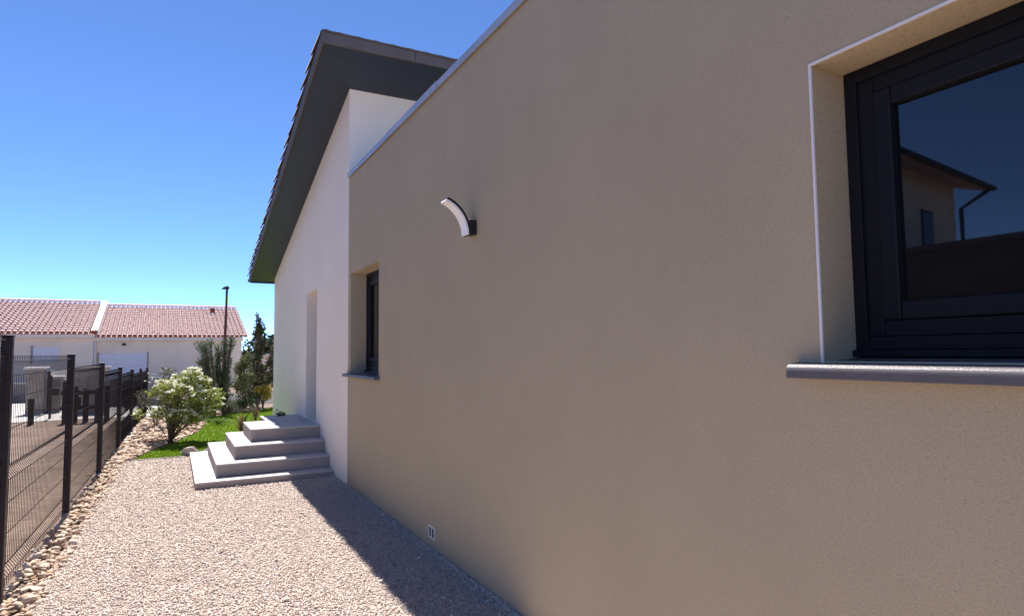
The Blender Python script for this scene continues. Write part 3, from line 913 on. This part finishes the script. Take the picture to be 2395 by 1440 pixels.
# concrete pillars of the neighbours' entrance
for (x, y, w_, h_, lab) in ((-3.42, 22.4, .42, 1.30, "rough concrete gate pillar with pale cap beside the letterbox"), (-3.05, 22.9, .36, 1.02, "shorter concrete pillar standing behind the capped one")):
    t = thing("gate_pillar", (x, y, 0), lab, "pillar")
    m = MB(); m.box(x - w_ / 2, x + w_ / 2, y - w_ / 2, y + w_ / 2, -.05, h_ - .06); tb(m, "shaft", M_CONC, t, bevel=.01)
    m = MB(); m.box(x - w_ / 2 - .06, x + w_ / 2 + .06, y - w_ / 2 - .06, y + w_ / 2 + .06, h_ - .059, h_); tb(m, "cap", M_PARTY, t, bevel=.01)
t = thing("letterbox", (-3.08, 22.3, 0), "dark post letterbox fixed between the concrete pillars", "letterbox")
m = MB(); m.box(-3.15, -3.09, 22.27, 22.33, -.05, 1.16); tb(m, "post", M_WOOD, t)
m = MB(); m.box(-3.08, -2.86, 22.2, 22.4, .48, .68); tb(m, "box", M_WOOD, t, bevel=.01)
t = thing("thin_post", (-2.78, 20.2, 0), "thin black post with a short arm standing in the pale court", "post")
m = MB(); m.tube([(-2.78, 20.2, -.05), (-2.78, 20.2, 1.10)], .028, 8); tb(m, "pole", M_WOOD, t)
m = MB(); m.tube([(-3.1, 20.2, .22), (-2.3, 20.2, .24)], .012, 6); tb(m, "bar", M_WOOD, t)
# low walls round the court
t = thing("low_wall", (-6.5, 27.9, 0), "low dark garden wall across the back of the pale court", "wall")
m = MB(); m.box(-10, -4.05, 27.8, 28.0, -.05, .62); tb(m, "masonry", M_GREYW, t, bevel=.01)
m = MB(); m.box(-10.02, -4.03, 27.77, 28.03, .621, .66); tb(m, "coping", M_CONC, t)
t = thing("block_wall", (-2.0, 24.0, 0), "grey block wall with white panel behind the thin post", "wall")
m = MB(); m.box(-3.35, -.10, 24.0, 24.2, -.05, .86); tb(m, "masonry", M_GREYW, t, bevel=.01)
m = MB(); m.box(-3.35, -2.55, 24.0, 24.19, .861, 1.16); tb(m, "panel", M_PARTY, t, bevel=.005)
t = thing("utility_cabinet", (-2.15, 21.6, 0), "tall grey utility cabinet behind the timber gate", "cabinet")
m = MB(); m.box(-2.55, -1.62, 21.4, 21.9, .0, 1.24); c_ = tb(m, "body", M_CONC, t, bevel=.03)
m = MB(); m.box(-2.6, -1.57, 21.35, 21.95, 1.241, 1.29); tb(m, "lid", M_CONC, t, bevel=.01)
for xx_ in (-2.52, -2.08):
    m = MB(); m.box(xx_, xx_ + .42, 21.385, 21.398, .08, 1.18); tb(m, "cabinet_door", M_CONC, t, bevel=.004)
# white kerb blocks at the planting beyond the lawn
t = thing("kerb_wall", (.6, 19.9, 0), "low white kerb wall behind the white flowering shrub", "kerb")
x = -.15
while x < 1.1:
    m = MB(); m.box(x + .004, x + .396, 19.8, 20.1, -.05, .36 + rng.uniform(-.01, .01)); tb(m, "block", M_PARTY, t, bevel=.012); x += .4
rk = empty("white_rocks", (1.9, 19.6, 0)); tag(rk, "white rocks around the foot of the lamp post and bushes", "rocks")
pts = [(rng.uniform(.75, 2.3), 19.0 + rng.uniform(-.35, .5) + .3 * 0, .03) for k in range(130)]
pts = [(p[0], 18.7 + .55 * (p[0] - .75) + rng.uniform(-.2, .5), .03) for p in pts]
scatter_rocks(pts, [rng.uniform(.04, .10) for _ in pts], rk)

# ------------------------------------------------------------------ neighbours across the court
A = math.radians(89.0)
U = np.array([math.sin(A), math.cos(A), 0.]); N_ = np.array([-math.cos(A), math.sin(A), 0.])
P0 = np.array([-.295, 35.575, 0.])
RS = .31; RUN = 6.0; ra = math.atan(RS)
def nb(a, n, z): return tuple(P0 + U * a + N_ * n + np.array([0, 0, z]))
def nbox(mb, a0, a1, n0, n1, z0, z1):
    mb.hexa([nb(a0, n0, z0), nb(a1, n0, z0), nb(a1, n1, z0), nb(a0, n1, z0), nb(a0, n0, z1), nb(a1, n0, z1), nb(a1, n1, z1), nb(a0, n1, z1)]); return mb
NT = tile_mesh("roof_tile", .100, .082, .43, 6, .016, .034, .70); NT.materials.append(M_NTILE)
rot_tile = Matrix((U, -N_, (0, 0, 1))).transposed().to_4x4()      # +y of the tile runs downhill (-N)
def neighbour(label, a0, a1, n0, ze, extras, wall_a1):
    root = thing("terraced_house", nb((a0 + a1) / 2, n0 + 3, 0), label, "house", None)
    b = lambda mb, nm, mt, p=None, **k: tb(mb, nm, mt, root, p, **k)
    zr = ze + RS * RUN
    m = MB(); nbox(m, a0, wall_a1, n0 + .22, n0 + 11.2, -.05, ze - .08); b(m, "wall", M_NWALL)
    m = MB(); nbox(m, a0, wall_a1 + .05, n0 + .02, n0 + .218, ze - .21, ze - .03); b(m, "cornice", M_NWALL, bevel=.02)
    m = MB()
    m.poly([nb(a0, n0, ze - .02), nb(a1, n0, ze - .02), nb(a1, n0 + RUN, zr - .02), nb(a0, n0 + RUN, zr - .02)])
    m.poly([nb(a0, n0 + 2 * RUN, ze - .02), nb(a1, n0 + 2 * RUN, ze - .02), nb(a1, n0 + RUN, zr - .02), nb(a0, n0 + RUN, zr - .02)])
    m.poly([nb(wall_a1, n0 + .3, ze - .1), nb(wall_a1, n0 + 2 * RUN - .3, ze - .1), nb(wall_a1, n0 + RUN, zr - .1)])
    roof_ = b(m, "roof", M_NTILE2, recalc=False)
    cols = int((a1 - a0) / .215); rows = 16; dn = RUN / rows
    inv = Matrix.Translation(root.location).inverted()
    cnt = 0; vs2, fs2, q = [], [], 0
    nv = len(NT.vertices); tv = np.empty(nv * 3); NT.vertices.foreach_get("co", tv); tv = tv.reshape(-1, 3)
    tf = np.array([p.vertices[:] for p in NT.polygons])
    for rI in range(rows):
        for cI in range(cols):
            a = a0 + .11 + (a1 - a0 - .22) * cI / (cols - 1)
            nup = n0 + dn * (rI + 1) + .04                     # uphill end
            zz = ze + RS * (nup - n0) + .005
            mw = Matrix.Translation(nb(a + rng.uniform(-.006, .006), nup, zz)) @ rot_tile @ Matrix.Rotation(-ra, 4, 'X') @ Matrix.Rotation(rng.uniform(-.02, .02), 4, 'Y')
            if cnt < 300:
                o = bpy.data.objects.new("roof_tile", NT); COL.objects.link(o)
                o.parent = roof_; o.matrix_basis = mw
            else:
                Am = np.array(mw); vs2.append(tv @ Am[:3, :3].T + Am[:3, 3]); fs2.append(tf + q); q += nv
            cnt += 1
    if vs2:
        o = link("upper_tiles", np_mesh("upper_tiles", np.concatenate(vs2), np.concatenate(fs2)), M_NTILE, roof_); o["kind"] = "stuff"
    m = MB(); k = a0
    while k < a1 - .1:                                        # ridge tiles
        m = MB(); e_ = min(k + .40, a1)
        prof = [nb(k, n0 + RUN + .11 * math.cos(math.pi * j / 6), zr + .02 + .10 * math.sin(math.pi * j / 6)) for j in range(7)]
        prof2 = [nb(e_, n0 + RUN + .12 * math.cos(math.pi * j / 6), zr + .035 + .11 * math.sin(math.pi * j / 6)) for j in range(7)]
        m.v = prof + prof2
        m.f = [(j, j + 1, 8 + j, 7 + j) for j in range(6)]
        b(m, "ridge_tile", M_NTILE, roof_, recalc=False); k += .36
    extras(b, root, roof_, n0, ze)
    return root
def extra_r(b, root, roof_, n0, ze):
    zt, a_0, a_1 = 1.70, -2.80, -.82
    m = MB(); nbox(m, a_0, a_1, n0 + .19, n0 + .218, -.02, zt); dr = b(m, "garage_door", M_NDOOR)
    for k in range(6):
        z = .03 + k * .28; m = MB(); nbox(m, a_0 + .03, a_1 - .03, n0 + .175, n0 + .189, z, z + .262); b(m, "door_panel", M_NDOOR, dr, bevel=.006)
    for (p, q_) in ((a_0 - .06, a_0 - .002), (a_1 + .002, a_1 + .06)):
        m = MB(); nbox(m, p, q_, n0 + .18, n0 + .219, -.02, zt + .06); b(m, "door_jamb", M_CONC, dr)
    m = MB(); m.tube([nb(-2.97, n0 + .12, 0), nb(-2.97, n0 + .12, ze - .16)], .045, 8); b(m, "downpipe", M_PARTY)
    m = MB(); nbox(m, -1.88, -1.72, n0 + .10, n0 + .218, 2.07, 2.19); l_ = b(m, "wall_lantern", M_POLEH, bevel=.02)
    # roof vent
    m = MB(); nup = 4.75; z = ze + RS * nup
    nbox(m, 2.22, 2.46, n0 + nup - .1, n0 + nup + .12, z, z + .30); b(m, "roof_vent", M_RUST, roof_, bevel=.02)
neighbour("terraced house with pink tiled roof, white garage door and roof vent", -3.19, 3.74, 0, 2.5, extra_r, 3.45)
def extra_l(b, root, roof_, n0, ze):
    m = MB(); nbox(m, -5.28, -4.34, n0 + .18, n0 + .218, 1.30, 2.0); w_ = b(m, "window_shutter", M_NDOOR)
    m = MB(); nbox(m, -5.35, -5.285, n0 + .16, n0 + .219, 1.26, 2.08); b(m, "window_jamb", M_CONC, w_)
neighbour("terraced house with pink tiled roof and closed white shutter left of the white party wall", -9.6, -3.20, -.35, 2.63, extra_l, -3.02)
t = thing("party_wall", nb(-3.0, 3, 0), "white coped party wall rising between the two tiled roofs", "wall")
m = MB(); a0_, a1_ = -3.14, -2.87
n0_, n1_ = .12, RUN + .12
m.hexa([nb(a0_, n0_, 2.52), nb(a1_, n0_, 2.52), nb(a1_, n1_, 2.52 + RS * (n1_ - n0_)), nb(a0_, n1_, 2.52 + RS * (n1_ - n0_)),
        nb(a0_, n0_, 2.80), nb(a1_, n0_, 2.80), nb(a1_, n1_, 2.80 + RS * (n1_ - n0_)), nb(a0_, n1_, 2.80 + RS * (n1_ - n0_))])
tb(m, "coping", M_PARTY, t)
m = MB(); nbox(m, a0_ + .02, a1_ - .02, n0_ - .03, n0_ - .002, 2.56, 2.78); tb(m, "end_cap", M_RUST, t)

# street lamp
t = thing("street_lamp", (1.58, 24, 0), "slim rust brown street lamp in front of the tiled roofs", "street lamp")
m = MB(); m.tube([(1.545, 24, -.05), (1.56, 24, 1.2), (1.607, 24, 3.9)], [.062, .055, .036], 10); tb(m, "pole", M_POLE, t, smooth=True)
m = MB(); m.prism([(1.43, 3.86), (1.66, 3.85), (1.68, 3.93), (1.60, 3.97), (1.50, 3.93)], 'y', 23.9, 24.1); tb(m, "lamp_head", M_POLEH, t, bevel=.01)

# far things to the right of the trees
t = thing("garden_wall", (6, 33, 0), "cream garden wall with pale coping far behind the young tree", "wall")
m = MB(); m.box(2.9, 12, 33, 33.25, -.05, 1.0); tb(m, "masonry", M_NWALL, t)
m = MB(); m.box(2.85, 12, 32.95, 33.3, 1.001, 1.07); tb(m, "coping", M_PARTY, t)
t = thing("far_house", (9, 52, 0), "far cream house front just showing past the white wall corner", "house")
m = MB(); m.box(6.0, 14, 48, 56, -.05, 1.5); tb(m, "wall", M_NWALL, t)
m = MB(); m.box(5.8, 14.2, 47.8, 56.2, 1.501, 1.62); tb(m, "roof", M_PARTY, t)
n = 9000; cl = []
for k in range(60):
    cl.append(((rng.uniform(-8, 22), rng.uniform(-3, 3), 1.2 + rng.random() * 2.2), (1.6, 1.4, 1.1)))
idx = rng.integers(len(cl), size=n)
C = np.array([c for c, _ in cl])[idx]; Rd = np.array([r_ for _, r_ in cl])[idx]
d_ = rng.normal(size=(n, 3)); d_ /= np.linalg.norm(d_, axis=1)[:, None]
v, f, c = leaves(C + d_ * Rd * (rng.random(n) ** .4)[:, None] + np.array([6, 72, -.6]), .5, .35, pick([(.03, .05, .02), (.045, .065, .03), (.06, .07, .035)], n, rng), rng, .2)
o = np_obj("distant_wood", v, f, c, M_LEAF); tag(o, "distant belt of dark green trees on the skyline", "trees", kind="stuff")

# ------------------------------------------------------------------ house across the yard, seen mirrored in the near window
t = thing("two_storey_house", (-8.8, 10.6, 0), "two storey house with deep eaves, seen only mirrored in the window glass", "house")
x0, x1, y0, y1, ze = -12.0, -5.6, 7.7, 14.5, 5.45
m = MB(); m.box(x0, x1, y0, y1, -.05, ze); tb(m, "wall", M_NWALL, t)
m = MB(); ov = .65
ym = (y0 + y1) / 2; zr = ze + .32 * (ym - y0)
zo = ze - .32 * ov
for s_, (ya, yb) in ((1, (y0 - ov, ym)), (-1, (ym, y1 + ov))):
    za, zb = (zo, zr) if s_ > 0 else (zr, zo)
    m.hexa([(x0 - .35, ya, za), (x1 + .35, ya, za), (x1 + .35, yb, zb), (x0 - .35, yb, zb), (x0 - .35, ya, za + .16), (x1 + .35, ya, za + .16), (x1 + .35, yb, zb + .16), (x0 - .35, yb, zb + .16)])
rf = tb(m, "roof", M_NTILE2, t)
m = MB(); m.poly([(x1 - .01, y0, ze), (x1 - .01, y1, ze), (x1 - .01, ym, zr)]); m.poly([(x0 + .01, y0, ze), (x0 + .01, y1, ze), (x0 + .01, ym, zr)]); tb(m, "gable", M_NWALL, t)
for xa in (-10.6, -9.0, -7.3):
    m = MB(); m.box(xa, xa + .62, y0 - .02, y0 + .02, 3.35, 4.65); wn = tb(m, "window", M_ANTH, t)
    m = MB(); m.box(xa + .06, xa + .56, y0 - .03, y0 - .021, 3.41, 4.59); tb(m, "pane", M_GLASS, t, wn)
m = MB(); m.tube([(x0 - .1, y0 - ov - .05, zo + .02), (x0 - .05, y0 - .12, zo - .35), (x0 - .05, y0 - .12, 0)], .05, 8); tb(m, "downpipe", M_ANTH, t)
m = MB(); m.tube([(x0 - .35, y0 - ov - .06, zo + .06), (x1 + .35, y0 - ov - .06, zo + .06)], .06, 8); tb(m, "gutter", M_ANTH, t)
t.rotation_euler = (0, 0, math.radians(-8.5))
t = thing("garage_block", (-9, 5, 0), "brown flat roofed garage block, seen only mirrored in the window glass", "garage")
m = MB(); m.box(-12, -6.0, 2.2, 7.4, -.05, 3.05); tb(m, "wall", M_BROWNW, t)
m = MB(); m.box(-12.1, -5.9, 2.1, 7.5, 3.051, 3.14); tb(m, "roof", M_BROWNW, t)
